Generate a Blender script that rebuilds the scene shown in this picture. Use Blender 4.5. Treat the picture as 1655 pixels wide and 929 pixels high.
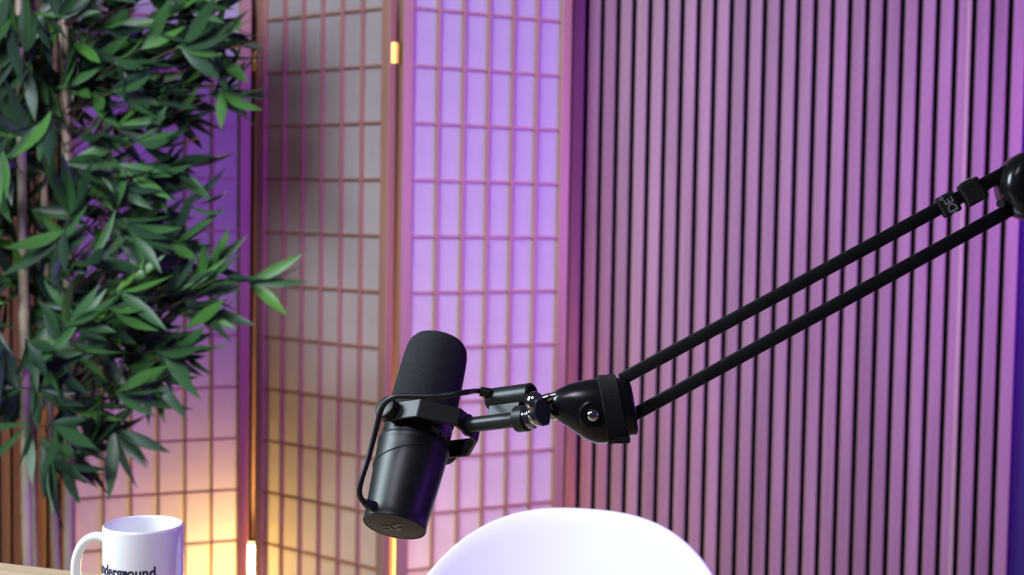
import bpy, bmesh, math, random
from mathutils import Vector, Matrix, noise

# ------------------------------------------------------------------ clear
for o in list(bpy.data.objects):
    bpy.data.objects.remove(o)
C = bpy.context.scene.collection
scene = bpy.context.scene
V = Vector
random.seed(11)

# ------------------------------------------------------------------ camera
CAM_H = 1.17
F_PX, PITCH, ROLL = 2190.4, math.radians(3.1148), math.radians(0.9542)
_fw = V((0, math.cos(PITCH), -math.sin(PITCH)))
_up0 = V((0, math.sin(PITCH), math.cos(PITCH)))
_rt = math.cos(ROLL) * V((1, 0, 0)) + math.sin(ROLL) * _up0
_up = -math.sin(ROLL) * V((1, 0, 0)) + math.cos(ROLL) * _up0
CAM = V((0, 0, CAM_H))
cam = bpy.data.cameras.new('camera')
cam_o = bpy.data.objects.new('camera', cam)
C.objects.link(cam_o)
cam.sensor_width = 36.0
cam.lens = F_PX / 1655 * 36.0
cam.clip_start = 0.05
m = Matrix((_rt, _up, -_fw)).transposed().to_4x4()
m.translation = CAM
cam_o.matrix_world = m
cam.dof.use_dof = True
cam.dof.focus_distance = 1.22
cam.dof.aperture_fstop = 8.0
scene.camera = cam_o

def at(u, v, depth):
    """a point of the place seen at photo pixel (u, v), depth metres ahead"""
    return CAM + depth * (_fw + _rt * ((u - 827.5) / F_PX) - _up * ((v - 464.5) / F_PX))

def cdir(x, y, z):
    """direction right / down / ahead of the camera -> world"""
    return (_rt * x - _up * y + _fw * z).normalized()

# ------------------------------------------------------------------ world, lights, exposure
w = bpy.data.worlds.new('world')
scene.world = w
w.use_nodes = True
bg = w.node_tree.nodes['Background']
bg.inputs[0].default_value = (0.55, 0.50, 0.75, 1)
bg.inputs[1].default_value = 0.045

def area(name, loc, target, sx, sy, power, col, spread=180):
    l = bpy.data.lights.new(name, 'AREA')
    l.shape = 'RECTANGLE'; l.size = sx; l.size_y = sy
    l.energy = power; l.color = col; l.spread = math.radians(spread)
    o = bpy.data.objects.new(name, l); C.objects.link(o)
    o.location = loc
    o.rotation_euler = (V(target) - V(loc)).to_track_quat('-Z', 'Y').to_euler()
    return o

area('key_softbox', (-1.5, 1.25, 1.75), (0.0, 1.9, 0.95), 0.7, 0.7, 19.5, (0.76, 0.92, 1.0), 115)
area('overhead_fill', (-0.85, 0.3, 2.35), (-0.3, 3.3, 1.0), 0.6, 0.6, 15, (0.83, 0.83, 1.0), 85)  # unseen overhead fill, added to brighten the middle screen panel
area('violet_led_panel', (1.75, 0.85, 1.4), (-0.1, 3.3, 1.2), 0.4, 0.7, 20, (0.33, 0.07, 1.0), 95)
area('violet_led_tube', (1.85, 2.45, 1.25), (0.9, 3.4, 1.25), 0.08, 0.6, 19.0, (0.40, 0.05, 1.0))

scene.view_settings.view_transform = 'Standard'
scene.view_settings.look = 'None'
scene.view_settings.exposure = 0.0
scene.view_settings.gamma = 1.0
scene.view_settings.use_curve_mapping = False

# ------------------------------------------------------------------ materials
def nodes_of(name):
    mt = bpy.data.materials.new(name); mt.use_nodes = True
    nt = mt.node_tree
    return mt, nt, nt.nodes['Principled BSDF']

def mat(name, col, rough=0.5, metal=0.0, spec=0.5, coat=0.0, nscale=60, namp=0.06, bump=0.0):
    mt, nt, b = nodes_of(name)
    b.inputs['Roughness'].default_value = rough
    b.inputs['Metallic'].default_value = metal
    b.inputs['Specular IOR Level'].default_value = spec
    b.inputs['Coat Weight'].default_value = coat
    tc = nt.nodes.new('ShaderNodeTexCoord')
    nz = nt.nodes.new('ShaderNodeTexNoise'); nz.inputs['Scale'].default_value = nscale; nz.inputs['Detail'].default_value = 4
    nt.links.new(tc.outputs['Object'], nz.inputs['Vector'])
    cr = nt.nodes.new('ShaderNodeValToRGB')
    for k, s in ((0, 1 - namp), (1, 1 + namp)):
        cr.color_ramp.elements[k].color = tuple(min(1, c * s) for c in col) + (1,)
    nt.links.new(nz.outputs['Fac'], cr.inputs['Fac'])
    nt.links.new(cr.outputs['Color'], b.inputs['Base Color'])
    if bump:
        bp = nt.nodes.new('ShaderNodeBump'); bp.inputs['Strength'].default_value = bump; bp.inputs['Distance'].default_value = 0.001
        nt.links.new(nz.outputs['Fac'], bp.inputs['Height']); nt.links.new(bp.outputs['Normal'], b.inputs['Normal'])
    return mt

def wood(name, c1, c2, axis='Z', rough=0.45, scale=30, vary=0.25):
    """grain stretched along one axis, tone differing from piece to piece"""
    mt, nt, b = nodes_of(name)
    b.inputs['Roughness'].default_value = rough
    tc = nt.nodes.new('ShaderNodeTexCoord')
    oi = nt.nodes.new('ShaderNodeObjectInfo')
    mp = nt.nodes.new('ShaderNodeMapping')
    sc = {'X': (0.05, 1, 1), 'Y': (1, 0.05, 1), 'Z': (1, 1, 0.05)}[axis]
    mp.inputs['Scale'].default_value = sc
    cb = nt.nodes.new('ShaderNodeCombineXYZ')
    ml = nt.nodes.new('ShaderNodeMath'); ml.operation = 'MULTIPLY'; ml.inputs[1].default_value = 17.0
    nt.links.new(oi.outputs['Random'], ml.inputs[0])
    for k in range(3): nt.links.new(ml.outputs[0], cb.inputs[k])
    nt.links.new(cb.outputs[0], mp.inputs['Location'])
    nt.links.new(tc.outputs['Object'], mp.inputs['Vector'])
    nz = nt.nodes.new('ShaderNodeTexNoise'); nz.inputs['Scale'].default_value = scale; nz.inputs['Detail'].default_value = 6; nz.inputs['Roughness'].default_value = 0.65
    nt.links.new(mp.outputs[0], nz.inputs['Vector'])
    cr = nt.nodes.new('ShaderNodeValToRGB')
    cr.color_ramp.elements[0].position = 0.3; cr.color_ramp.elements[1].position = 0.7
    cr.color_ramp.elements[0].color = c1 + (1,); cr.color_ramp.elements[1].color = c2 + (1,)
    nt.links.new(nz.outputs['Fac'], cr.inputs['Fac'])
    hs = nt.nodes.new('ShaderNodeHueSaturation')
    mr = nt.nodes.new('ShaderNodeMapRange'); mr.inputs[3].default_value = 1 - vary; mr.inputs[4].default_value = 1 + vary
    nt.links.new(oi.outputs['Random'], mr.inputs[0]); nt.links.new(mr.outputs[0], hs.inputs['Value'])
    nt.links.new(cr.outputs['Color'], hs.inputs['Color']); nt.links.new(hs.outputs['Color'], b.inputs['Base Color'])
    bp = nt.nodes.new('ShaderNodeBump'); bp.inputs['Strength'].default_value = 0.15; bp.inputs['Distance'].default_value = 0.001
    nt.links.new(nz.outputs['Fac'], bp.inputs['Height']); nt.links.new(bp.outputs['Normal'], b.inputs['Normal'])
    return mt

M = {}
M['slat'] = wood('walnut_slat', (0.31, 0.185, 0.175), (0.44, 0.28, 0.265), 'Z', 0.5, 26, 0.12)
M['slat_edge'] = wood('pale_slat_edge', (0.48, 0.37, 0.24), (0.58, 0.46, 0.31), 'Z', 0.5, 26, 0.05)
M['felt'] = mat('black_felt', (0.006, 0.006, 0.009), 0.95, nscale=300, namp=0.3)
M['wallpaint'] = mat('indigo_wall_paint', (0.040, 0.022, 0.10), 0.8, nscale=40)
M['floor'] = wood('dark_floor', (0.10, 0.07, 0.05), (0.16, 0.11, 0.08), 'X', 0.5, 8, 0.0)
M['frame'] = wood('honey_screen_wood', (0.44, 0.25, 0.14), (0.56, 0.34, 0.20), 'Z', 0.4, 30, 0.06)
M['brass'] = mat('brass', (0.70, 0.48, 0.10), 0.36, 1.0, nscale=120)
M['oak'] = wood('oak_desk', (0.36, 0.24, 0.14), (0.58, 0.43, 0.28), 'X', 0.45, 34, 0.0)
M['white'] = mat('white_shell', (0.84, 0.85, 0.87), 0.35, coat=0.15, namp=0.01)
M['chairleg'] = wood('beech_leg', (0.5, 0.34, 0.2), (0.6, 0.42, 0.26), 'Z', 0.45)
M['ceramic'] = mat('white_ceramic', (0.80, 0.80, 0.81), 0.12, coat=0.4, namp=0.01)
M['ink'] = mat('navy_print', (0.010, 0.012, 0.05), 0.4)
M['black'] = mat('black_enamel', (0.015, 0.016, 0.019), 0.42, nscale=900, namp=0.2)
M['darkmetal'] = mat('dark_grey_metal', (0.03, 0.03, 0.033), 0.38, 0.3, nscale=400, namp=0.1)
M['armmetal'] = mat('black_arm_tube', (0.011, 0.011, 0.014), 0.38, nscale=300)
M['gloss'] = mat('gloss_black_plastic', (0.012, 0.012, 0.014), 0.22, nscale=50)
M['foam'] = mat('foam_windscreen', (0.030, 0.031, 0.034), 0.95, spec=0.2, nscale=900, namp=0.6, bump=0.9)
M['endcap'] = mat('brown_grey_endcap', (0.060, 0.048, 0.040), 0.5, nscale=200)
M['rubber'] = mat('black_rubber', (0.014, 0.014, 0.018), 0.4)
M['strap'] = mat('dark_hook_loop_strap', (0.022, 0.019, 0.022), 0.95, nscale=700, namp=0.5, bump=0.6)
M['chrome'] = mat('chrome', (0.80, 0.80, 0.82), 0.08, 1.0)
M['navyplastic'] = mat('navy_plastic', (0.010, 0.012, 0.030), 0.45)
M['greyprint'] = mat('grey_print', (0.42, 0.42, 0.46), 0.7)
M['dimprint'] = mat('dim_grey_print', (0.30, 0.29, 0.28), 0.45)
M['cane'] = wood('bamboo_cane', (0.34, 0.25, 0.16), (0.50, 0.40, 0.28), 'Z', 0.5, 30, 0.1)
M['twig'] = mat('brown_twig', (0.09, 0.065, 0.035), 0.7)
M['pot'] = mat('black_planter', (0.02, 0.02, 0.02), 0.5)
M['soil'] = mat('dark_soil', (0.03, 0.02, 0.015), 0.95, nscale=150, namp=0.5)

# paper that both reflects and lets light through
mt = bpy.data.materials.new('rice_paper'); mt.use_nodes = True
nt = mt.node_tree; nt.nodes.clear()
out = nt.nodes.new('ShaderNodeOutputMaterial')
df = nt.nodes.new('ShaderNodeBsdfDiffuse'); tr = nt.nodes.new('ShaderNodeBsdfTranslucent'); mx = nt.nodes.new('ShaderNodeMixShader')
tc = nt.nodes.new('ShaderNodeTexCoord'); nz = nt.nodes.new('ShaderNodeTexNoise'); nz.inputs['Scale'].default_value = 25; nz.inputs['Detail'].default_value = 8
cr = nt.nodes.new('ShaderNodeValToRGB')
cr.color_ramp.elements[0].color = (0.74, 0.73, 0.71, 1); cr.color_ramp.elements[1].color = (0.84, 0.83, 0.81, 1)
nt.links.new(tc.outputs['Object'], nz.inputs['Vector']); nt.links.new(nz.outputs['Fac'], cr.inputs['Fac'])
nt.links.new(cr.outputs['Color'], df.inputs['Color']); nt.links.new(cr.outputs['Color'], tr.inputs['Color'])
mx.inputs[0].default_value = 0.45
nt.links.new(df.outputs[0], mx.inputs[1]); nt.links.new(tr.outputs[0], mx.inputs[2]); nt.links.new(mx.outputs[0], out.inputs[0])
M['paper'] = mt

# lamp shade that gives off warm light
mt = bpy.data.materials.new('glowing_shade'); mt.use_nodes = True
nt = mt.node_tree; nt.nodes.clear()
out = nt.nodes.new('ShaderNodeOutputMaterial'); em = nt.nodes.new('ShaderNodeEmission')
em.inputs[0].default_value = (1.0, 0.60, 0.16, 1); em.inputs[1].default_value = 400
nt.links.new(em.outputs[0], out.inputs[0])
M['glow'] = mt

# leaf: fresh to deep green from leaf to leaf, paler midrib, a little light coming through
def leaf_mat():
    mt, nt, b = nodes_of('bamboo_leaf')
    b.inputs['Roughness'].default_value = 0.38
    b.inputs['Specular IOR Level'].default_value = 0.38
    at_ = nt.nodes.new('ShaderNodeAttribute'); at_.attribute_name = 'tone'
    oi = nt.nodes.new('ShaderNodeObjectInfo')
    ad = nt.nodes.new('ShaderNodeMath'); ad.operation = 'ADD'
    nt.links.new(at_.outputs['Fac'], ad.inputs[0]); nt.links.new(oi.outputs['Random'], ad.inputs[1])
    fr = nt.nodes.new('ShaderNodeMath'); fr.operation = 'FRACT'
    nt.links.new(ad.outputs[0], fr.inputs[0])
    cr = nt.nodes.new('ShaderNodeValToRGB'); e = cr.color_ramp.elements
    e[0].color = (0.018, 0.043, 0.024, 1); e[1].color = (0.10, 0.26, 0.03, 1); e[1].position = 1.0
    for p, c in ((0.45, (0.028, 0.072, 0.027, 1)), (0.8, (0.042, 0.120, 0.032, 1)), (0.93, (0.07, 0.20, 0.035, 1))):
        k = e.new(p); k.color = c
    nt.links.new(fr.outputs[0], cr.inputs['Fac'])
    nt.links.new(cr.outputs['Color'], b.inputs['Base Color'])
    tr = nt.nodes.new('ShaderNodeBsdfTranslucent'); nt.links.new(cr.outputs['Color'], tr.inputs['Color'])
    mx = nt.nodes.new('ShaderNodeMixShader'); mx.inputs[0].default_value = 0.15
    nt.links.new(b.outputs[0], mx.inputs[1]); nt.links.new(tr.outputs[0], mx.inputs[2])
    nt.links.new(mx.outputs[0], nt.nodes['Material Output'].inputs[0])
    return mt
M['leaf'] = leaf_mat()

# ------------------------------------------------------------------ helpers
W = {}
def tag(o, label=None, cat=None, group=None, kind=None):
    if label: o['label'] = label
    if cat: o['category'] = cat
    if group: o['group'] = group
    if kind: o['kind'] = kind
    return o

def put(o, parent, mw):
    C.objects.link(o)
    if parent is not None:
        o.parent = parent
        o.matrix_basis = W[parent.name].inverted() @ mw
    else:
        o.matrix_basis = mw
    W[o.name] = mw.copy()
    return o

def empty(name, loc, rz=0.0):
    o = bpy.data.objects.new(name, None); o.empty_display_size = 0.05
    return put(o, None, Matrix.Translation(V(loc)) @ Matrix.Rotation(rz, 4, 'Z'))

I4 = Matrix.Identity(4)
def me(name, verts, faces, material, smooth=False):
    d = bpy.data.meshes.new(name)
    d.from_pydata([tuple(x) for x in verts], [], faces)
    bm = bmesh.new(); bm.from_mesh(d)
    bmesh.ops.recalc_face_normals(bm, faces=bm.faces); bm.to_mesh(d); bm.free()
    d.materials.append(M[material])
    if smooth:
        for p in d.polygons: p.use_smooth = True
    return d

def ob(name, mesh, parent=None, mw=I4):
    return put(bpy.data.objects.new(name, mesh), parent, mw)

def frame(o, x, y, z):
    m = Matrix((V(x), V(y), V(z))).transposed().to_4x4(); m.translation = V(o); return m

def box_vf(x0, x1, y0, y1, z0, z1, vs=None, fs=None):
    vs = [] if vs is None else vs; fs = [] if fs is None else fs
    n = len(vs)
    vs += [V((x, y, z)) for z in (z0, z1) for y in (y0, y1) for x in (x0, x1)]
    fs += [[n + i for i in f] for f in ((0, 2, 3, 1), (4, 5, 7, 6), (0, 1, 5, 4), (2, 6, 7, 3), (0, 4, 6, 2), (1, 3, 7, 5))]
    return vs, fs

def bevel(mesh, width, segs=2, angle=30):
    bm = bmesh.new(); bm.from_mesh(mesh)
    ed = [e for e in bm.edges if len(e.link_faces) == 2 and e.calc_face_angle(0) > math.radians(angle)]
    bmesh.ops.bevel(bm, geom=ed, offset=width, segments=segs, affect='EDGES', profile=0.5, clamp_overlap=True)
    bm.to_mesh(mesh); bm.free()
    return mesh

def box_me(name, x0, x1, y0, y1, z0, z1, material, bev=0.0, segs=2):
    d = me(name, *box_vf(x0, x1, y0, y1, z0, z1), material)
    if bev: bevel(d, bev, segs)
    return d

def autosmooth(d, angle=35):
    for p in d.polygons: p.use_smooth = True
    bm = bmesh.new(); bm.from_mesh(d)
    for e in bm.edges:
        if len(e.link_faces) == 2 and e.calc_face_angle(0) > math.radians(angle): e.smooth = False
    bm.to_mesh(d); bm.free()
    return d

def lathe(name, prof, material, seg=48, angle=35, closed=False):
    """profile of (r, z) turned about local z; r=0 ends close with a point"""
    vs, fs, rings = [], [], []
    for r, z in prof:
        if r < 1e-6:
            rings.append([len(vs)]); vs.append(V((0, 0, z)))
        else:
            rings.append(list(range(len(vs), len(vs) + seg)))
            vs += [V((r * math.cos(2 * math.pi * k / seg), r * math.sin(2 * math.pi * k / seg), z)) for k in range(seg)]
    pairs = list(zip(rings, rings[1:])) + ([(rings[-1], rings[0])] if closed else [])
    for a, b in pairs:
        for k in range(seg):
            j = (k + 1) % seg
            if len(a) == 1 and len(b) == 1: continue
            if len(a) == 1: fs.append([a[0], b[k], b[j]])
            elif len(b) == 1: fs.append([a[k], a[j], b[0]])
            else: fs.append([a[k], a[j], b[j], b[k]])
    return autosmooth(me(name, vs, fs, material), angle)

def crom(pts, n=8):
    pts = [V(p) for p in pts]; out = []
    P = [2 * pts[0] - pts[1]] + pts + [2 * pts[-1] - pts[-2]]
    for i in range(1, len(P) - 2):
        a, b, c, d = P[i - 1:i + 3]
        for k in range(n):
            t = k / n
            out.append(0.5 * ((2 * b) + (c - a) * t + (2 * a - 5 * b + 4 * c - d) * t * t + (3 * b - a - 3 * c + d) * t ** 3))
    out.append(pts[-1]); return out

def tube_vf(pts, rad, seg=10, vs=None, fs=None, cap=True, up=None):
    vs = [] if vs is None else vs; fs = [] if fs is None else fs
    pts = [V(p) for p in pts]; n = len(pts)
    t0 = (pts[1] - pts[0]).normalized()
    nrm = (up or (V((0, 0, 1)) if abs(t0.z) < 0.9 else V((1, 0, 0))))
    prev = None
    for i, p in enumerate(pts):
        t = (pts[min(i + 1, n - 1)] - pts[max(i - 1, 0)]).normalized()
        nrm = (nrm - t * nrm.dot(t)).normalized(); bn = t.cross(nrm)
        r = rad[i] if isinstance(rad, (list, tuple)) else rad
        ring = list(range(len(vs), len(vs) + seg))
        vs += [p + r * (nrm * math.cos(2 * math.pi * k / seg) + bn * math.sin(2 * math.pi * k / seg)) for k in range(seg)]
        if prev:
            fs += [[prev[k], prev[(k + 1) % seg], ring[(k + 1) % seg], ring[k]] for k in range(seg)]
        elif cap: fs.append(ring[::-1])
        prev = ring
    if cap: fs.append(prev)
    return vs, fs

def tube_me(name, pts, rad, material, seg=12, up=None):
    return autosmooth(me(name, *tube_vf(pts, rad, seg, up=up), material), 50)

def loft_me(name, secs, material, seg=32, power=2.0, angle=40, z_shear=0.0):
    """secs: (x, yc, half_y, half_z) cross sections along local x"""
    vs, fs, prev = [], [], None
    for x, yc, hy, hz in secs:
        ring = list(range(len(vs), len(vs) + seg))
        for k in range(seg):
            a = 2 * math.pi * k / seg
            c, s = math.cos(a), math.sin(a)
            yy = yc + hy * math.copysign(abs(s) ** (2 / power), s)
            zz = hz * math.copysign(abs(c) ** (2 / power), c)
            vs.append(V((x - z_shear * (yy - yc), yy, zz)))
        if prev: fs += [[prev[k], prev[(k + 1) % seg], ring[(k + 1) % seg], ring[k]] for k in range(seg)]
        else: fs.append(ring[::-1])
        prev = ring
    fs.append(prev)
    return autosmooth(me(name, vs, fs, material), angle)

def text_me(name, body, size, material, extrude=0.0002, weight=0.0, spacing=1.0):
    """lettering as a flat mesh in local xy, left end at x=0, baseline y=0"""
    cu = bpy.data.curves.new(name, 'FONT'); cu.body = body; cu.size = size
    cu.extrude = extrude; cu.offset = weight; cu.space_character = spacing; cu.resolution_u = 4
    t = bpy.data.objects.new(name, cu); C.objects.link(t)
    bpy.context.view_layer.update()
    d = bpy.data.meshes.new_from_object(t.evaluated_get(bpy.context.evaluated_depsgraph_get()))
    bpy.data.objects.remove(t); bpy.data.curves.remove(cu)
    d.materials.clear(); d.materials.append(M[material])
    return d

# ================================================================== the room
fl = ob('floor', box_me('floor', -4.5, 4.5, -1.5, 5.2, -0.05, 0, 'floor'))
tag(fl, kind='structure')
S_K = 1.04
S_DIR = V((0.0385, -0.0109, 0)) * S_K; S_STEP = S_DIR.length; S_DIR.normalize()
S_N = V((S_DIR.y, -S_DIR.x, 0))                    # towards the room
S_ORG = V((0.1777, 3.4303, 0)) * S_K
WM = frame(S_ORG, S_DIR, -S_N, (0, 0, 1))          # local x along the wall, y into the wall
wall = ob('wall_back', box_me('wall_back', -4.2, 3.4, 0.031, 0.12, 0, 2.7, 'wallpaint'), None, WM)
tag(wall, kind='structure')
N0, N1 = -56, 26
bd = box_me('felt_backing', N0 * S_STEP, N1 * S_STEP - 0.006, 0.020, 0.0308, 0, 2.6, 'felt')
ob('felt_backing', bd, wall, WM)
sl = box_me('slat', -0.0145, 0.0145, -0.004, 0.020, 0, 2.6, 'slat', 0.0012, 1)
sl_half = box_me('slat', -0.0145, 0.003, -0.004, 0.020, 0, 2.6, 'slat', 0.0012, 1)
sl_edge = box_me('slat_edge', 0.0031, 0.0145, -0.004, 0.020, 0, 2.6, 'slat_edge', 0.0012, 1)
M['mdf'] = mat('black_fibreboard_core', (0.022, 0.018, 0.022), 0.8)
for d in (sl, sl_half, sl_edge):
    d.materials.append(M['mdf'])
    for p in d.polygons:
        if abs(p.normal.x) > 0.95: p.material_index = 1
for i in range(N0, N1):
    mw = WM @ Matrix.Translation((S_STEP * (i + 0.5), 0, 0))
    if i == 22:
        s = ob('slat', sl_half, wall, mw); ob('slat_edge', sl_edge, s, mw)
    else:
        ob('slat', sl, wall, mw)

# ================================================================== folding shoji screen
HH = 0.1325; PW = 0.3975; ST = 0.027; TH = 0.024
Z0 = CAM_H + 3.5775 * HH
Z_TOP = Z0 + HH; Z_BOT = Z0 - 12 * HH; NROW = 13
panels = [((-8.01, 24.86), (-5.24, 25.97)), ((-4.76, 25.83), (-2.37, 24.01)), ((-1.79, 23.92), (0.87, 25.35))]
screen = empty('folding_screen', (-0.47, 3.3, 0))
tag(screen, 'three-panel wood and rice paper folding screen standing before the slatted wall', 'folding screen')
fv, ff = [], []
box_vf(-ST, 0, 0, TH, 0.0, Z_TOP + 0.026, fv, ff)
box_vf(PW, PW + ST, 0, TH, 0.0, Z_TOP + 0.026, fv, ff)
box_vf(0, PW, 0.001, TH - 0.001, Z_TOP - 0.0025, Z_TOP + 0.026, fv, ff)
box_vf(0, PW, 0.001, TH - 0.001, 0.02, Z_BOT + 0.0025, fv, ff)
frame_mesh = bevel(me('panel_frame', fv, ff, 'frame'), 0.0012, 1)
vbar = box_me('lattice_bar', -0.0025, 0.0025, 0.0022, 0.0148, Z_BOT, Z_TOP, 'frame')
hbar = box_me('lattice_bar', 0, PW, 0.0045, 0.0150, -0.0024, 0.0024, 'frame')
pane = box_me('paper_pane', -PW / 12 + 0.0004, PW / 12 - 0.0004, 0.0150, 0.0156, -HH / 2 + 0.0004, HH / 2 - 0.0004, 'paper')
for pi_, (a, b) in enumerate(panels):
    a = V((a[0] * HH, a[1] * HH, 0)); b = V((b[0] * HH, b[1] * HH, 0))
    mid = (a + b) / 2; dr = (b - a).normalized()
    PM = frame(mid - dr * PW / 2, dr, V((-dr.y, dr.x, 0)), (0, 0, 1))
    fr_o = ob('panel_frame', frame_mesh, screen, PM)
    for k in range(1, 6): ob('lattice_bar', vbar, fr_o, PM @ Matrix.Translation((PW * k / 6, 0, 0)))
    for k in range(12): ob('lattice_bar', hbar, fr_o, PM @ Matrix.Translation((0, 0, Z0 - k * HH)))
    for r in range(NROW):
        for k in range(6):
            ob('paper_pane', pane, fr_o, PM @ Matrix.Translation((PW * (k + 0.5) / 6, 0, Z_TOP - HH * (r + 0.5))))
    if pi_ == 1: PMID = PM
    if pi_ == 2: PRGT = PM
    if pi_ == 0: PLFT = PM

def hinge(knuckle, pa, pb, zc):
    """brass butt hinge: barrel of knuckles and two plates reaching pa and pb"""
    vs, fs = [], []
    for k in range(5):
        z = zc - 0.024 + k * 0.0098
        tube_vf([knuckle + V((0, 0, z)), knuckle + V((0, 0, z + 0.0086))], 0.0046, 10, vs, fs)
    h = ob('hinge', autosmooth(me('hinge_barrel', vs, fs, 'brass'), 40), screen)
    for p in (pa, pb):
        d = (p - knuckle); L = d.length; d.normalize(); n = V((-d.y, d.x, 0))
        pv, pf = box_vf(0.003, L, -0.0007, 0.0007, zc - 0.023, zc + 0.024)
        for zz in (-0.014, 0.014):
            for s in (-1, 1):
                tube_vf([V((L * 0.62, 0, zc + zz)), V((L * 0.62, s * 0.0017, zc + zz))], 0.0028, 8, pv, pf, up=V((0, 0, 1)))
        ob('hinge_plate', me('hinge_plate', pv, pf, 'brass'), h, frame(knuckle, d, n, (0, 0, 1)))
e1 = PMID @ V((PW + ST, 0.004, 0)); e1b = PMID @ V((PW + ST, TH, 0))
e2 = PRGT @ V((-ST, 0.004, 0)); e2b = PRGT @ V((-ST, TH, 0))
zc = at(638, 87, 3.16).z
hinge((e1b + e2b) / 2 * 0.35 + (e1 + e2) / 2 * 0.65, e1 + (e1b - e1) * 0.15, e2 + (e2b - e2) * 0.15, zc)
hinge((e1b + e2b) / 2 * 0.35 + (e1 + e2) / 2 * 0.65, e1 + (e1b - e1) * 0.15, e2 + (e2b - e2) * 0.15, 0.25)
g1 = PLFT @ V((PW + ST, 0.0, 0)); g2 = PMID @ V((-ST, 0.0, 0))
zc2 = at(408, 100, 3.44).z
hinge((g1 + g2) / 2 + V((0, 0.012, 0)), g1 + V((-0.002, 0.012, 0)), g2 + V((0.003, 0.010, 0)), zc2)

# ================================================================== lamp behind the screen
lp = V((-0.708, 3.70, 0))
lamp = empty('floor_lamp', lp)
tag(lamp, 'low glowing warm floor lamp behind the gap between screen panels', 'lamp')
ob('lamp_base', lathe('lamp_base', [(0, 0), (0.06, 0), (0.06, 0.012), (0.052, 0.018), (0.02, 0.022), (0.02, 0.05), (0, 0.05)], 'black', 24), lamp, Matrix.Translation(lp))
# half-round diffuser turned to the screen, black shield added to keep the wall dark
def half_round(name, r, a0, a1, z0, z1, material, n=14):
    vs, fs = [], []
    for z in (z0, z1):
        vs += [V((r * math.cos(a0 + (a1 - a0) * k / n), r * math.sin(a0 + (a1 - a0) * k / n), z)) for k in range(n + 1)]
    fs += [[k, k + 1, n + 2 + k, n + 1 + k] for k in range(n)]
    fs += [list(range(n + 1))[::-1], list(range(n + 1, 2 * n + 2)), [n, 0, n + 1, 2 * n + 1]]
    return me(name, vs, fs, material)
ob('lamp_shade', half_round('lamp_shade', 0.036, math.pi * 1.0, math.pi * 2.0, 0.05, 0.243, 'glow'), lamp, Matrix.Translation(lp))
ob('lamp_back_shield', half_round('lamp_back_shield', 0.042, 0.0, math.pi, 0.04, 0.252, 'black'), lamp, Matrix.Translation(lp + V((0, 0.0005, 0))))

# ================================================================== bamboo tree
PLY = 2.70
tree_base = V((-0.935, PLY + 0.03, 0))
tree = empty('bamboo_tree', tree_base)
tag(tree, 'tall artificial bamboo tree with dense green leaves and tan canes', 'plant')
pot_prof = [(0, 0.0), (0.13, 0.0), (0.17, 0.30), (0.178, 0.30), (0.178, 0.32), (0.160, 0.32), (0.156, 0.28), (0, 0.28)]
ob('planter', lathe('planter', pot_prof, 'pot', 32), tree, Matrix.Translation(tree_base))
ob('soil', lathe('soil', [(0, 0.279), (0.1555, 0.279), (0.1555, 0.288), (0.08, 0.294), (0, 0.296)], 'soil', 24), tree, Matrix.Translation(tree_base))
cane_px = [[(46, 929), (41, 640), (37, 400), (33, 100), (28, -160)],
           [(92, 929), (80, 640), (73, 400), (68, 100), (66, -160)],
           [(112, 929), (112, 640), (110, 400), (104, 100), (96, -160)],
           [(58, 929), (50, 640), (46, 400), (48, 100), (60, -120)],
           [(-6, 929), (-8, 640), (-4, 400), (4, 100), (10, -120)]]
cane_dy = [-0.04, 0.05, 0.0, 0.10, 0.02]
canes = []
for ci, cp in enumerate(cane_px):
    y = PLY + cane_dy[ci]
    top = [at(u, v, y) for u, v in cp]
    foot = V((tree_base.x + (top[0].x - tree_base.x) * 0.75, tree_base.y + cane_dy[ci] * 0.8, 0.27))
    pts = crom([foot] + top, 10)
    canes.append(pts)
    rr = []
    r0 = (0.0105, 0.0085, 0.0115, 0.007, 0.008)[ci]
    vs, fs = [], []
    dense = []
    for a, b in zip(pts, pts[1:]):
        for q in range(3): dense.append(a.lerp(b, q / 3))
    for p in dense:
        ph = (p.z + ci * 0.07) % 0.19
        bulge = 1.18 if ph < 0.012 else 1.0
        rr.append(r0 * bulge * (1 - 0.2 * p.z / 2))
    ob('cane', tube_me('cane', dense, rr, 'cane', 10), tree)

def leaf_mesh(length, width, droop, fold, tone, twist=0.0):
    vs, fs = [], []
    n = 7
    prof = [0.10, 0.62, 0.95, 1.0, 0.82, 0.45, 0.03]
    for i in range(n):
        t = i / (n - 1)
        x = length * t; z = -droop * length * t * t
        hw = width / 2 * prof[i]; lift = fold * hw
        tw = twist * t
        for s in (-1, 0, 1):
            yy, zz = s * hw, (lift if s else 0)
            vs.append(V((x, yy * math.cos(tw) - zz * math.sin(tw), z + yy * math.sin(tw) + zz * math.cos(tw))))
    for i in range(n - 1):
        for k in (0, 1):
            a = i * 3 + k
            fs.append([a, a + 1, a + 4, a + 3])
    return vs, fs

leaf_shapes = [leaf_mesh(0.108, 0.0212, 0.10, 0.25, 0), leaf_mesh(0.096, 0.0195, 0.22, 0.3, 0, 0.5), leaf_mesh(0.120, 0.0210, 0.16, 0.2, 0, -0.4),
               leaf_mesh(0.086, 0.0205, 0.05, 0.35, 0), leaf_mesh(0.100, 0.0230, 0.30, 0.25, 0, 0.3)]
leaf_meshes = []
for vs, fs in leaf_shapes:
    d = me('leaf', vs, fs, 'leaf', True)
    leaf_meshes.append(d)

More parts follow.
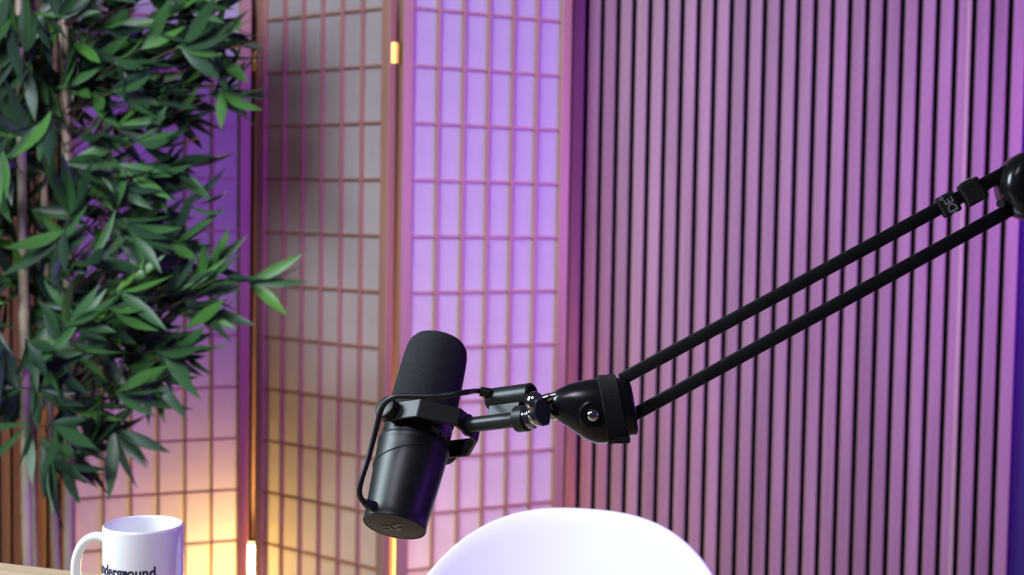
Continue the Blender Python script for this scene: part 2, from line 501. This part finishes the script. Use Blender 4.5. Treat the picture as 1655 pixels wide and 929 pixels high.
edge_r = [(-200, 430), (0, 400), (60, 415), (150, 420), (195, 365), (240, 330), (280, 312), (330, 322), (380, 330), (430, 385), (480, 385), (540, 345), (600, 318), (650, 258), (700, 215), (760, 190), (840, 130)]
def right_edge(v):
    for (a, x), (b, y) in zip(edge_r, edge_r[1:]):
        if a <= v <= b: return x + (y - x) * (v - a) / (b - a)
    return 100
clusters = []     # (u, v, depth, main direction angle in view (deg, 0 = right, + = up), n leaves, spread)
rnd = random.Random(5)
tries = 0
while len(clusters) < 312 and tries < 20000:
    tries += 1
    v = rnd.uniform(-130, 745); u = rnd.uniform(-150, 400)
    lim = right_edge(v) - 62
    if u > lim: continue
    if u < 70 and v > 640: continue
    if v > 640 and u > 150: continue
    frac = (u - 60) / max(60, lim - 60)
    if 15 < u < 140 and 150 < v < 560 and rnd.random() < 0.30: continue     # open heart where the canes show
    if frac > 0.5 and v < 420 and rnd.random() < 0.20: continue
    if rnd.random() < 0.25 and u < -40: continue
    dep = PLY + rnd.uniform(-0.22, 0.20) * (1 - 0.45 * max(0, frac))
    if any((u - c[0]) ** 2 + (v - c[1]) ** 2 < 22 ** 2 and abs(dep - c[2]) < 0.1 for c in clusters): continue
    if u > 110: ang = rnd.gauss(-2, 24)
    elif u > 40: ang = rnd.gauss(-30, 70)
    else: ang = 180 - rnd.gauss(-20, 55)
    clusters.append((u, v, dep, ang, rnd.choice((5, 5, 6, 6, 7, 8)), rnd.uniform(38, 62) if u < 170 else rnd.uniform(24, 46)))
# branches that stand out in outline
clusters += [(386, 452, 2.62, 0, 0, 0), (352, 88, 2.66, -28, 5, 40), (365, 150, 2.64, -45, 5, 42), (335, 60, 2.66, 40, 4, 35),
             (322, 455, 2.6, 42, 4, 22), (330, 470, 2.6, -2, 3, 25), (320, 500, 2.62, -12, 4, 30), (300, 560, 2.62, -10, 5, 45),
             (265, 575, 2.6, -35, 5, 40), (245, 610, 2.62, -55, 4, 45), (345, 425, 2.6, 20, 3, 35), (290, 385, 2.63, 5, 5, 50),
             (285, 270, 2.62, -8, 4, 35), (310, 330, 2.62, 12, 3, 30), (190, 700, 2.6, -50, 5, 45), (95, 690, 2.5, -25, 7, 50),
             (85, 745, 2.5, -65, 5, 40), (110, 755, 2.52, -35, 4, 40), (305, 525, 2.62, 38, 3, 20), (40, 690, 2.5, 240, 4, 40)]
leaves = []   # (matrix, shape, in-frame key)
twv, twf = [], []
def add_leaf(p, d, roll_deg, shape, scale):
    d = d.normalized()
    side = d.cross(_fw * -1 + _up * 0.8)
    side.normalize(); nrm = side.cross(d)
    q = Matrix.Rotation(math.radians(roll_deg), 3, d)
    side = q @ side; nrm = d.cross(side)
    mm = frame(p, d, side, nrm) @ Matrix.Scale(scale, 4)
    leaves.append((mm, shape, p))
for (u, v, dep, ang, n, spread) in clusters:
    base = at(u, v, dep)
    # twig from the nearest cane, leaving it lower down and arching outwards
    ci = min(range(5), key=lambda k: abs(canes[k][0].x - base.x) + rnd.random() * 0.05)
    zt = base.z - 0.05 - 0.45 * abs(base.x - canes[ci][0].x) * rnd.uniform(0.5, 1.0)
    cp_ = min(canes[ci], key=lambda p: abs(p.z - zt))
    midp = cp_.lerp(base, 0.5) + V((0, 0, 0.03 * rnd.random()))
    ddir = cdir(math.cos(math.radians(ang)), -math.sin(math.radians(ang)), 0)
    tube_vf(crom([cp_, midp, base], 4), [0.0016, 0.0016, 0.0015, 0.0014, 0.0013, 0.0012, 0.0012, 0.0011, 0.0010], 5, twv, twf)
    for k in range(n):
        a = math.radians(ang + (k - (n - 1) / 2) / max(1, n - 1) * 2 * spread * rnd.uniform(0.75, 1.1) + rnd.gauss(0, 7))
        zc_ = rnd.gauss(-0.12, 0.38)
        d = cdir(math.cos(a), -math.sin(a) + 0.10, zc_)
        off = ddir * (0.035 * rnd.random())
        add_leaf(base - off * 0.6, d, rnd.gauss(0, 38), rnd.randrange(5), rnd.uniform(0.86, 1.22))
# the long spray reaching out to the right
b0 = at(386, 452, 2.62); tip = at(402, 455, 2.62)
for a, sh, sc_, rl in ((24, 0, 1.12, 10), (9, 2, 1.08, -25), (-3, 2, 1.0, 20), (-38, 4, 1.05, 35), (168, 1, 0.6, 0)):
    add_leaf(tip, cdir(math.cos(math.radians(a)), -math.sin(math.radians(a)), -0.05), rl, sh, sc_)
tube_vf(crom([b0, tip], 3), 0.0012, 5, twv, twf)
def in_frame(p):
    q = p - CAM; d = q.dot(_fw)
    u = 827.5 + F_PX * q.dot(_rt) / d; v = 464.5 - F_PX * q.dot(_up) / d
    return -20 < u < 520 and -20 < v < 940
vis = sorted([l for l in leaves if in_frame(l[2])], key=lambda l: (l[2] - CAM).dot(_fw) - 0.1 * (l[0].to_scale().x))
front = vis[:270] + [l for l in leaves[-5:] if l not in vis[:270]]
front_ids = set(id(l) for l in front)
for mm, sh, p in front:
    ob('leaf', leaf_meshes[sh], tree, mm)
vs, fs, tones = [], [], []
for l in leaves:
    if id(l) in front_ids: continue
    mm, sh, p = l; n = len(vs); t = rnd.random()
    vs += [mm @ x for x in leaf_shapes[sh][0]]; fs += [[n + i for i in f] for f in leaf_shapes[sh][1]]
    tones += [t] * len(leaf_shapes[sh][0])
d = bpy.data.meshes.new('foliage'); d.from_pydata([tuple(x) for x in vs], [], fs); d.materials.append(M['leaf'])
for p in d.polygons: p.use_smooth = True
at_ = d.attributes.new('tone', 'FLOAT', 'POINT'); at_.data.foreach_set('value', tones)
tag(ob('foliage', d, tree), kind='stuff')
tag(ob('twigs', me('twigs', twv, twf, 'twig', True), tree), kind='stuff')

# ================================================================== desk
DZ = 0.749
DROT = math.radians(-18.1)
DM = Matrix.Translation((-0.4826, 1.5433, 0)) @ Matrix.Rotation(DROT, 4, 'Z')    # far edge along local x
desk = empty('desk', DM @ V((0.45, -0.4, 0)), DROT)
tag(desk, 'light oak desk with a straight far edge under the mug', 'desk')
ob('desk_top', box_me('desk_top', -0.55, 1.6, -0.75, 0, DZ - 0.028, DZ, 'oak', 0.003, 2), desk, DM)
for lx in (-0.48, 1.53):
    for ly in (-0.68, -0.07):
        ob('leg', box_me('leg', lx - 0.025, lx + 0.025, ly - 0.025, ly + 0.025, 0, DZ - 0.0285, 'armmetal', 0.003), desk, DM)

# ================================================================== mug
mc = V((-0.3768, 1.3843, DZ))
MM = Matrix.Translation(mc)
mug = empty('mug', mc)
tag(mug, 'white ceramic mug with navy lettering standing on the oak desk', 'mug')
R, Hm = 0.0410, 0.0952
prof = [(0, 0.0015), (0.034, 0.0015), (0.0355, 0.0), (0.0385, 0.001), (0.0405, 0.004), (R, 0.010), (R, Hm - 0.003), (R - 0.0006, Hm - 0.0010), (R - 0.0018, Hm),
        (R - 0.0030, Hm - 0.0008), (R - 0.0036, Hm - 0.003), (R - 0.0038, 0.014), (R - 0.007, 0.0075), (R - 0.013, 0.0055), (0, 0.005)]
ob('cup', lathe('cup', prof, 'ceramic', 72, 60), mug, MM)
ha = math.radians(184)
hd = V((math.cos(ha), math.sin(ha), 0))
hp = [hd * (R - 0.002) + V((0, 0, 0.080)), hd * (R + 0.008) + V((0, 0, 0.0815)), hd * (R + 0.0185) + V((0, 0, 0.076)), hd * (R + 0.0255) + V((0, 0, 0.063)),
      hd * (R + 0.0275) + V((0, 0, 0.047)), hd * (R + 0.0245) + V((0, 0, 0.031)), hd * (R + 0.0155) + V((0, 0, 0.019)), hd * (R + 0.006) + V((0, 0, 0.015)), hd * (R - 0.002) + V((0, 0, 0.0155))]
hv, hf = tube_vf(crom(hp, 6), 1.0, 16, up=hd.cross(V((0, 0, 1))))
cl = crom(hp, 6)
for k in range(len(hv)):
    c0 = cl[k // 16]; r_ = hv[k] - c0; side = hd.cross(V((0, 0, 1)))
    s_ = r_.dot(side); rest = r_ - side * s_
    hv[k] = c0 + side * s_ * 0.0072 + rest * 0.0050
ob('handle', autosmooth(me('handle', hv, hf, 'ceramic'), 60), mug, MM)
tm = text_me('lettering', 'underground.', 0.0165, 'ink', 0.00012, 0.00036, 1.0)
xs = [v_.co.x for v_ in tm.vertices]; tw_ = max(xs)
TXT_W = 0.0765; base_z = 0.0485
view_a = math.atan2(-mc.y, -mc.x)            # angle on the cup that faces the camera
def on_cup(x, y, r_off):
    a = view_a + math.radians(21.5) - (TXT_W - x) / (R + 0.0002)
    return V(((R + r_off) * math.cos(a), (R + r_off) * math.sin(a), base_z + y))
sx = TXT_W / tw_
for v_ in tm.vertices:
    v_.co = on_cup(v_.co.x * sx, v_.co.y, 0.0003 + (0.00012 if v_.co.z > 0 else 0))
ob('lettering', tm, mug, MM)
# play mark inside the letter o
ox = TXT_W * 0.575
tv = [on_cup(ox - 0.0017, 0.0024, 0.0004), on_cup(ox - 0.0017, 0.0074, 0.0004), on_cup(ox + 0.0022, 0.0049, 0.0004)]
tv += [p * 1.0 + V((p.x, p.y, 0)).normalized() * 0.0003 for p in tv]
ob('play_mark', me('play_mark', tv, [[0, 1, 2], [3, 5, 4], [0, 3, 4, 1], [1, 4, 5, 2], [2, 5, 3, 0]], 'ink'), mug, MM)

# ================================================================== white shell chair
CHROT = math.radians(15)
back_a = math.pi / 2 - CHROT
CHX, CHY, CHZ, CHR = 0.042, 1.60, 0.768, 0.26
chair = empty('shell_chair', (CHX, CHY, 0))
tag(chair, 'white moulded plastic shell armchair pushed up behind the desk', 'chair')
def rim_drop(ph):
    d0 = 0.36 * (1 - math.cos(ph)) ** 1.4
    return d0 if d0 < 0.12 else 0.12 + 0.06 * math.tanh((d0 - 0.12) / 0.06)
SEAT = 0.445
def shell_pt(ph, t):
    """ph round the bucket from the back, t 0 = rim, 1 = middle of the seat"""
    z_r = CHZ - rim_drop(ph)
    if abs(ph) > math.radians(100):          # opens to the front of the seat
        k = min(1, (abs(ph) - math.radians(100)) / math.radians(45)); k = k * k * (3 - 2 * k)
        z_r = z_r * (1 - k) + (SEAT + 0.012) * k
    q = t
    rr_ = (1 - q ** 3) ** 0.75 * (1 - 0.10 * math.sin(q * math.pi))
    zz_ = 1 - (1 - q) ** 1.25
    flare = 1.0
    fwd = 1.06 if abs(ph) > math.pi / 2 else 1.0
    rad = CHR * rr_ * flare
    a = back_a - ph
    return V((math.cos(a) * rad * 1.0, math.sin(a) * rad * 0.95 * fwd, z_r + (SEAT - z_r) * zz_))
vs, fs = [], []
NP, NT = 96, 22
for j in range(NT):
    t = (j / NT) ** 0.9
    for i in range(NP):
        vs.append(shell_pt(-math.pi + 2 * math.pi * i / NP, t))
for j in range(NT - 1):
    for i in range(NP):
        k = (i + 1) % NP
        fs.append([j * NP + i, j * NP + k, (j + 1) * NP + k, (j + 1) * NP + i])
vs.append(V((0, 0, SEAT))); n = len(vs) - 1
fs += [[(NT - 1) * NP + i, (NT - 1) * NP + (i + 1) % NP, n] for i in range(NP)]
d = me('shell', vs, fs, 'white', True)
sh = ob('shell', d, chair, Matrix.Translation((CHX, CHY, 0)))
md = sh.modifiers.new('thick', 'SOLIDIFY'); md.thickness = 0.007; md.offset = 1
mb = sh.modifiers.new('soft', 'BEVEL'); mb.width = 0.0025; mb.segments = 2; mb.limit_method = 'ANGLE'; mb.angle_limit = math.radians(60)
for sx_ in (-1, 1):
    for sy_ in (-1, 1):
        a = V((sx_ * 0.10, sy_ * 0.10, SEAT - 0.012)); b = V((sx_ * 0.21, sy_ * 0.21, 0.0))
        ob('leg', tube_me('leg', [a, a.lerp(b, 0.5), b], [0.015, 0.014, 0.010], 'chairleg', 14), chair, Matrix.Translation((CHX, CHY, 0)) @ Matrix.Rotation(-CHROT, 4, 'Z'))
cv, cf = [], []
tube_vf([V((-0.135, -0.135, 0.30)), V((0.135, 0.135, 0.30))], 0.005, 8, cv, cf)
tube_vf([V((-0.135, 0.135, 0.30)), V((0.135, -0.135, 0.30))], 0.005, 8, cv, cf)
ob('brace', me('brace', cv, cf, 'armmetal', True), chair, Matrix.Translation((CHX, CHY, 0)) @ Matrix.Rotation(-CHROT, 4, 'Z'))

# ================================================================== microphone
MD = 1.20
P0 = at(675, 697, MD)
ex = cdir(0.816, -0.154, -0.558)            # along the mounting stem
ey0 = cdir(0.549, 0.515, 0.661)             # along the pivot, away from the camera
ez = ex.cross(ey0).normalized()             # up the microphone
if ez.z < 0: ez = -ez
ey = ez.cross(ex).normalized()
MF = frame(P0, ex, ey, ez)
mic = empty('microphone', P0)
tag(mic, 'black broadcast microphone with foam windscreen hanging from the boom arm', 'microphone')
r_f = [(0.0275, 0.0), (0.0300, 0.002), (0.0306, 0.012), (0.0300, 0.045), (0.0292, 0.072), (0.0284, 0.086), (0.0268, 0.0935), (0.0235, 0.0985), (0.017, 0.1015), (0.008, 0.1028), (0, 0.103)]
ws = [(0, 0.008), (0.027, 0.008)] + [(r, max(z, 0.009) if i else 0.008) for i, (r, z) in enumerate(r_f) if i] 
ws = [(r, z * 0.915) for r, z in ws]
wind = ob('windscreen', lathe('windscreen', ws, 'foam', 64, 80), mic, MF)
# collar between windscreen and body, printed with the maker's word
collar = ob('collar', lathe('collar', [(0, -0.012), (0.0298, -0.012), (0.0302, -0.010), (0.0302, 0.006), (0.0296, 0.0078), (0, 0.0078)], 'black', 64), mic, MF)
def wrap_text(name, body, size, r, a_end, z, material, parent, flip, mw, weight=0.0001):
    tm = text_me(name, body, size, material, 0.0001, weight, 1.05)
    for v_ in tm.vertices:
        x, y = v_.co.x, v_.co.y
        s = -1 if flip else 1
        a = a_end + s * x / r
        v_.co = V(((r + 0.0003 + (0.0001 if v_.co.z > 0 else 0)) * math.cos(a), (r + 0.0003) * math.sin(a), z + s * y))
    return ob(name, tm, parent, mw)
body = [(0, -0.0118), (0.0305, -0.0118), (0.0328, -0.0128), (0.0334, -0.0145), (0.0334, -0.0170), (0.0328, -0.0185), (0.0326, -0.022), (0.0322, -0.045), (0.0305, -0.085), (0.0302, -0.0935), (0.0306, -0.0945), (0.0306, -0.0975),
        (0.0300, -0.0985), (0.0286, -0.0985), (0.0286, -0.0970), (0, -0.0970)]
body = [(r * (0.955 if z > -0.03 else 0.935 if z > -0.06 else 0.905), z if z > -0.03 else -0.03 + (z + 0.03) * 0.885) for r, z in body]
bdy = ob('body', lathe('body', body, 'black', 72, 30), mic, MF)
ob('end_plate', lathe('end_plate', [(0, -0.0892), (0.0257, -0.0892), (0.0257, -0.0903), (0.0250, -0.0906), (0, -0.0906)], 'endcap', 64), mic, MF)
# slanted seam ridge wrapping the upper body
sv = []
for k in range(49):
    a = 2 * math.pi * k / 48
    zz = -0.030 - 0.011 * math.cos(a - math.radians(200))
    rr_ = 0.0311 - max(0, (-0.022 - zz)) * 0.03
    sv.append(V((rr_ * math.cos(a), rr_ * math.sin(a), zz)))
ob('seam', autosmooth(me('seam', *tube_vf(sv, 0.0007, 6, cap=False, up=V((0, 0, 1))), 'black'), 60), bdy, MF)
# embossed maker's mark on the end plate: an angular letter pair
bars = [(-0.0105, 0.0035, 0.0065, 0.0028, 0), (-0.0045, 0.0005, 0.0026, 0.0085, 0), (-0.0085, -0.0030, 0.0060, 0.0024, 0), (0.0015, 0.0046, 0.0100, 0.0026, -28), (0.0040, -0.0030, 0.0080, 0.0026, 0), (0.0095, -0.0046, 0.0060, 0.0024, 0), (0.0015, -0.0005, 0.0026, 0.0050, 0)]
vs, fs = [], []
for bx_, by_, bw_, bh_, rot in bars:
    q = Matrix.Rotation(math.radians(rot), 3, 'Z'); n = len(vs)
    box_vf(-bw_ / 2, bw_ / 2, -bh_ / 2, bh_ / 2, -0.0914, -0.0906, vs, fs)
    for i in range(n, len(vs)): vs[i] = q @ vs[i] + V((bx_, by_, 0))
ob('emblem', bevel(me('emblem', vs, fs, 'dimprint'), 0.0004, 1), bdy, MF)

# yoke: bent flat strap round the pivot, knobs at both ends
YO = 0.0365
path = [(-0.008, -YO), (0.030, -YO), (0.0545, -0.014), (0.0545, 0.014), (0.030, YO), (-0.008, YO)]
def strap_me(name, path, half_w, th, material, taper=None):
    vs, fs = [], []
    n = len(path); P_ = [V((x, y, 0)) for x, y in path]
    offs = []
    for i in range(n):
        ns = []
        for a, b in ((i - 1, i), (i, i + 1)):
            if 0 <= a and b < n:
                t = (P_[b] - P_[a]).normalized(); ns.append(V((t.y, -t.x, 0)))
        nn = sum(ns, V()).normalized(); nn = nn / max(0.3, nn.dot(ns[0])); offs.append(nn)
    for i in range(n):
        hw = half_w[i] if isinstance(half_w, (list, tuple)) else half_w
        for o_ in (0, 1):
            for s in (-1, 1):
                vs.append(P_[i] + offs[i] * th * o_ + V((0, 0, s * hw)))
    for i in range(n - 1):
        a, b = i * 4, (i + 1) * 4
        fs += [[a, b, b + 1, a + 1], [a + 2, a + 3, b + 3, b + 2], [a, a + 2, b + 2, b], [a + 1, b + 1, b + 3, a + 3]]
    fs += [[0, 1, 3, 2], [n * 4 - 4, n * 4 - 2, n * 4 - 1, n * 4 - 3]]
    return bevel(me(name, vs, fs, material), 0.0008, 2, 25)
yoke = ob('yoke', strap_me('yoke', path, [0.0086, 0.0086, 0.0084, 0.0084, 0.0086, 0.0086], 0.0032, 'black'), mic, MF)
knob_prof = [(0, -0.001), (0.0088, -0.001), (0.0099, 0.0003), (0.0101, 0.0078), (0.0096, 0.0090), (0.0086, 0.0095), (0, 0.0095)]
for s in (-1, 1):
    km = MF @ frame((0, s * (YO + 0.0030), 0), (s, 0, 0), (0, 0, -1), (0, s, 0)) 
    ob('knob', lathe('knob', knob_prof, 'black', 28), mic, km)
    ob('pivot_washer', lathe('pivot_washer', [(0, -0.0085), (0.0075, -0.0085), (0.0075, -0.0005), (0, -0.0005)], 'black', 20), mic, km)

def cyl_x(name, x0, x1, r, oy, oz, material, seg=32, bev=0.0012, bore=None):
    """cylinder along local x (profile about z, then turned)"""
    p = [(0, x0), (r - bev, x0), (r, x0 + bev), (r, x1 - bev), (r - bev, x1)]
    if bore: p += [(bore, x1), (bore, x1 - 0.016), (0, x1 - 0.016)]
    else: p += [(0, x1)]
    return lathe(name, p, material, seg), frame((0, oy, oz), (0, 0, -1), (0, 1, 0), (1, 0, 0))
for nm, x0, x1, r, oy, oz, mt_, bore in (('stem', 0.0565, 0.118, 0.0066, 0, 0, 'darkmetal', None), ('mount_nut', 0.1075, 0.119, 0.0112, 0, 0, 'black', None),
                                         ('cable_socket', 0.074, 0.1185, 0.0098, 0, 0.0225, 'darkmetal', 0.0078)):
    d, lm = cyl_x(nm, x0, x1, r, oy, oz, mt_, bore=bore)
    o_ = ob(nm, d, mic, MF @ lm)
    if nm == 'cable_socket':
        for a in (90, 210, 330):
            pd = tube_me('pin', [V((0, 0, 0.1025)), V((0, 0, 0.1145))], 0.0011, 'chrome', 8)
            ob('pin', pd, o_, MF @ lm @ Matrix.Translation((0.0040 * math.cos(math.radians(a)), 0.0040 * math.sin(math.radians(a)), 0)))
ob('stem_web', box_me('stem_web', 0.078, 0.110, -0.0045, 0.0045, 0.004, 0.0145, 'darkmetal', 0.0006), mic, MF)
ob('stem_plate', lathe('stem_plate', [(0, 0), (0.0095, 0), (0.0095, 0.003), (0.0070, 0.004), (0, 0.004)], 'black', 24), mic, MF @ frame((0.0545, 0, 0), (0, 0, -1), (0, 1, 0), (1, 0, 0)))
# signal cable looping in front of the yoke down to the body's foot
sock = MF @ V((0.0765, -0.008, 0.0225))
cab = [MF @ V((0.080, -0.0095, 0.0235)), MF @ V((0.072, -0.016, 0.0230)), at(752, 634, 1.128), at(710, 640, 1.124), at(668, 640, 1.126), at(638, 641, 1.130), at(619, 656, 1.136), at(608, 692, 1.140), at(596, 738, 1.138), at(584, 776, 1.134), at(581, 797, 1.134), at(587, 810, 1.136), at(597, 816, 1.140)]
cabo = ob('cable', tube_me('cable', crom(cab, 8), 0.0024, 'rubber', 12), mic)
ob('strain_relief', tube_me('strain_relief', [cab[0], cab[0].lerp(cab[1], 0.8)], 0.0042, 'rubber', 14), cabo)
ob('strain_relief', tube_me('strain_relief', [at(590, 812, 1.137), at(596, 815, 1.139), at(606, 818, 1.142)], 0.0040, 'rubber', 14), cabo)
wrap_text('maker_word', 'SHURE', 0.0068, 0.0302, math.radians(14), -0.0042, 'greyprint', collar, True, MF)

# ================================================================== boom arm
BD = 1.118
KP = BD / F_PX
BO = at(956, 667, BD)
BF = frame(BO, _rt, _up, -_fw)              # x right, y up, z to the camera
boom = empty('boom_arm', at(1668, 300, 1.05) + V((0.45, 0.0, 0)))
bz = DZ
def px(u, v): return ((u - 956) * KP, (667 - v) * KP)
secs = []
for u, vc, hy, hz in ((893, 656, 16, 15), (896, 656, 21, 20), (903, 657, 27, 24), (912, 658, 32, 28), (925, 660, 40, 33), (940, 663.5, 47, 37), (955, 665, 51.5, 40), (970, 664, 52.5, 41), (985, 661, 51, 41), (1000, 658.5, 49, 40), (1012, 657.5, 47, 39), (1020, 657.5, 45, 38), (1024, 657.5, 41, 35)):
    x, y = px(u, vc); secs.append((x, y, hy * KP, hz * KP))
hou = ob('joint_housing', loft_me('joint_housing', secs, 'gloss', 48, 2.3, 50, 0.16), boom, BF)
# raised dish round the screw and the chrome cap
ob('screw_dish', lathe('screw_dish', [(0, -0.006), (0.0118, -0.006), (0.0118, -0.0004), (0.0104, 0.0006), (0.0085, 0.0004), (0.006, 0.0002), (0, 0.0002)], 'gloss', 32), hou, BF @ Matrix.Translation((0.0, 0.0, 40 * KP - 0.0009)))
ob('screw_cap', lathe('screw_cap', [(0, 0), (0.0050, 0), (0.0052, 0.001), (0.0048, 0.0027), (0.0034, 0.0041), (0.0017, 0.0047), (0, 0.0048)], 'chrome', 28), hou, BF @ Matrix.Translation((0.0, 0.0, 40 * KP + 0.0002)))
# hook-and-loop strap round the housing
bs = []
for u, vc, hy, hz in ((973, 662.5, 51.5, 41), (974, 662.5, 56, 44.5), (1002, 658, 53.5, 44), (1003, 658, 49.5, 40.5)):
    x, y = px(u, vc); bs.append((x, y, hy * KP, hz * KP))
stp = ob('cable_strap', loft_me('cable_strap', bs, 'strap', 40, 2.6, 40, 0.16), boom, BF)
x0, y0 = px(986, 700); x1, y1 = px(1016, 713)
ob('strap_flap', box_me('strap_flap', x0, x1, y1, y0, 0.0, 0.012, 'strap', 0.002), stp, BF @ Matrix.Translation((0, 0, 0.006)))

# twin square tubes to the elbow
def bar(name, a, b, w_, t_, material, parent, bev=0.0018):
    L = (b - a).length; x = (b - a) / L
    y = (_up - x * _up.dot(x)).normalized(); z = x.cross(y)
    d = box_me(name, 0, L, -w_ / 2, w_ / 2, -t_ / 2, t_ / 2, material, bev, 3)
    return ob(name, autosmooth(d, 20), parent, frame(a, x, y, z))
ED = 1.055
ub = bar('upper_tube', at(1004, 613, BD), at(1640, 271, ED), 0.0106, 0.0110, 'armmetal', boom)
lb = bar('lower_tube', at(1010, 678, BD), at(1665, 321, ED), 0.0106, 0.0110, 'armmetal', boom)
# elbow: rounded disc housing with a dished face and chrome screw
EO = at(1670, 300, ED)
EF = frame(EO, _rt, _up, -_fw)
ep = [(0, -0.021), (0.016, -0.021), (0.023, -0.0185), (0.0265, -0.012), (0.0275, 0), (0.0265, 0.012), (0.023, 0.0185), (0.016, 0.021), (0, 0.0215)]
elb = ob('elbow_housing', lathe('elbow_housing', ep, 'gloss', 48, 70), boom, EF)
ob('screw_cap', lathe('screw_cap', [(0, 0), (0.0050, 0), (0.0048, 0.0027), (0.0030, 0.0043), (0, 0.0048)], 'chrome', 24), elb, EF @ Matrix.Translation((0, 0, 0.0212)))
ob('tube_pin', tube_me('tube_pin', [at(1617, 329, ED - 0.012), at(1617, 329, ED + 0.006)], 0.0032, 'chrome', 14), lb)
# straps on the upper tube
ux = (at(1640, 271, ED) - at(1004, 613, BD)).normalized()
uy = (_up - ux * _up.dot(ux)).normalized(); uz = ux.cross(uy)
def on_tube(u):
    a, b = at(1004, 613, BD), at(1640, 271, ED)
    best = min((abs((lambda q: 827.5 + F_PX * (q - CAM).dot(_rt) / (q - CAM).dot(_fw))(a.lerp(b, s / 400)) - u), s) for s in range(401))[1]
    return a.lerp(b, best / 400)
s1 = on_tube(1531)
SF = frame(s1, ux, uy, uz)
st1 = ob('cable_strap', box_me('cable_strap', -0.0072, 0.0072, -0.0092, 0.0080, -0.0072, 0.0076, 'strap', 0.0016, 2), boom, SF)
tm = text_me('strap_print', 'RODE', 0.0100, 'greyprint', 0.0001, 0.0001, 0.9)
xm = max(v_.co.x for v_ in tm.vertices)
bpy.context.view_layer.update()
# reads round the strap: line runs up across the tube, letter tops point down the arm; only its end shows on this face
keep = bmesh.new(); keep.from_mesh(tm)
bmesh.ops.delete(keep, geom=[f for f in keep.faces if f.calc_center_median().x < xm * 0.47], context='FACES')
for v_ in keep.verts:
    x, y, z = v_.co
    v_.co = V((0.0042 - y * 1.0, 0.0038 - (xm - x) * 1.0, 0.0078 + (0.0001 if z > 0 else 0)))
keep.to_mesh(tm); keep.free()
ob('strap_print', tm, st1, SF)
rg = text_me('registered_mark', '\u00ae', 0.0046, 'greyprint', 0.0001, 0.0001, 1.0)
for v_ in rg.vertices: v_.co = V((-0.0016 - v_.co.y, 0.0042 + v_.co.x, 0.0078 + (0.0001 if v_.co.z > 0 else 0)))
ob('registered_mark', rg, st1, SF)
s2 = on_tube(1571)
SF2 = frame(s2, ux, uy, uz)
st2 = ob('cable_strap', box_me('cable_strap', -0.0088, 0.0078, -0.0105, 0.0085, -0.0078, 0.0085, 'strap', 0.0018, 2), boom, SF2)
ob('strap_tab', box_me('strap_tab', -0.0065, 0.0020, 0.0085, 0.0098, -0.004, 0.0082, 'greyprint', 0.0005, 1), st2, SF2)
# the rest of the arm: second pair of tubes down to a clamp on the desk edge
cl_p = DM @ V((1.36, -0.028, 0)); cl_p.z = 0
lower_end = V((cl_p.x, cl_p.y, bz + 0.13))
for dx in (-0.014, 0.014):
    bar('base_tube', EO + V((0.012 + dx, 0, 0.004)), lower_end + V((dx, 0, 0)), 0.0106, 0.011, 'armmetal', boom)
ob('base_post', lathe('base_post', [(0, 0.0005), (0.030, 0.0005), (0.030, 0.012), (0.014, 0.02), (0.014, 0.10), (0.022, 0.105), (0.022, 0.155), (0, 0.158)], 'gloss', 28), boom, Matrix.Translation((cl_p.x, cl_p.y, bz)))
tag(boom, 'black twin-tube microphone boom arm with straps and a chrome swivel', 'boom arm')

# chrome swivel between microphone and housing
NU = MF @ V((0.1192, 0, 0))
sxd = (at(897, 656, BD) - NU); SL = sxd.length; sxd.normalize()
syd = (_up - sxd * _up.dot(sxd)).normalized(); szd = sxd.cross(syd)
SWF = frame(NU, szd, syd, sxd) if szd.cross(syd).dot(sxd) > 0 else frame(NU, -szd, syd, sxd)
ob('swivel_stud', lathe('swivel_stud', [(0, 0.0002), (0.0100, 0.0002), (0.0106, 0.0015), (0.0100, 0.0030), (0.0082, 0.0042), (0.0092, 0.0058), (0.0098, 0.0085), (0.0086, 0.0112), (0.0058, 0.0130), (0.0052, SL + 0.001), (0, SL + 0.001)], 'chrome', 36), boom, SWF)
ob('swivel_ring', lathe('swivel_ring', [(0.0040, SL - 0.0065), (0.0092, SL - 0.0065), (0.0106, SL - 0.0050), (0.0106, SL - 0.0025), (0.0095, SL - 0.0008), (0.0040, SL - 0.0008)], 'chrome', 36), boom, SWF)
# navy thumb nut: lobed disc on the camera side of the swivel
th_o = at(876, 664, BD - 0.004)
vs, fs = [], []
NS = 40
for zz, k in ((-0.011, 0.9), (-0.010, 1.0), (0.009, 1.0), (0.0105, 0.88)):
    for i in range(NS):
        a = 2 * math.pi * i / NS
        r_ = k * (1 + 0.04 * math.cos(6 * a))
        vs.append(V((0.0066 * r_ * math.cos(a), 0.0118 * r_ * math.sin(a), zz)))
for j in range(3): fs += [[j * NS + i, j * NS + (i + 1) % NS, (j + 1) * NS + (i + 1) % NS, (j + 1) * NS + i] for i in range(NS)]
fs += [list(range(NS))[::-1], [3 * NS + i for i in range(NS)]]
ob('thumb_nut', autosmooth(me('thumb_nut', vs, fs, 'navyplastic'), 40), boom, frame(th_o, _rt, _up, -_fw) @ Matrix.Rotation(math.radians(12), 4, 'Z'))
# chrome lever lying over the top of the swivel
ob('swivel_lever', tube_me('swivel_lever', crom([at(878, 645, BD - 0.004), at(890, 641, BD - 0.005), at(903, 638, BD - 0.006), at(910, 637, BD - 0.006)], 4), [0.0036] * 4 + [0.0032] * 4 + [0.0030] * 4 + [0.0024], 'chrome', 14), boom)
# domed chrome cap of the swivel, up beside the cable socket
ob('swivel_dome', lathe('swivel_dome', [(0, -0.006), (0.0072, -0.006), (0.0080, -0.003), (0.0074, 0.001), (0.0056, 0.0046), (0.0028, 0.0066), (0, 0.0072)], 'chrome', 32), boom, frame(at(864, 646, BD), _rt, _fw, _up))
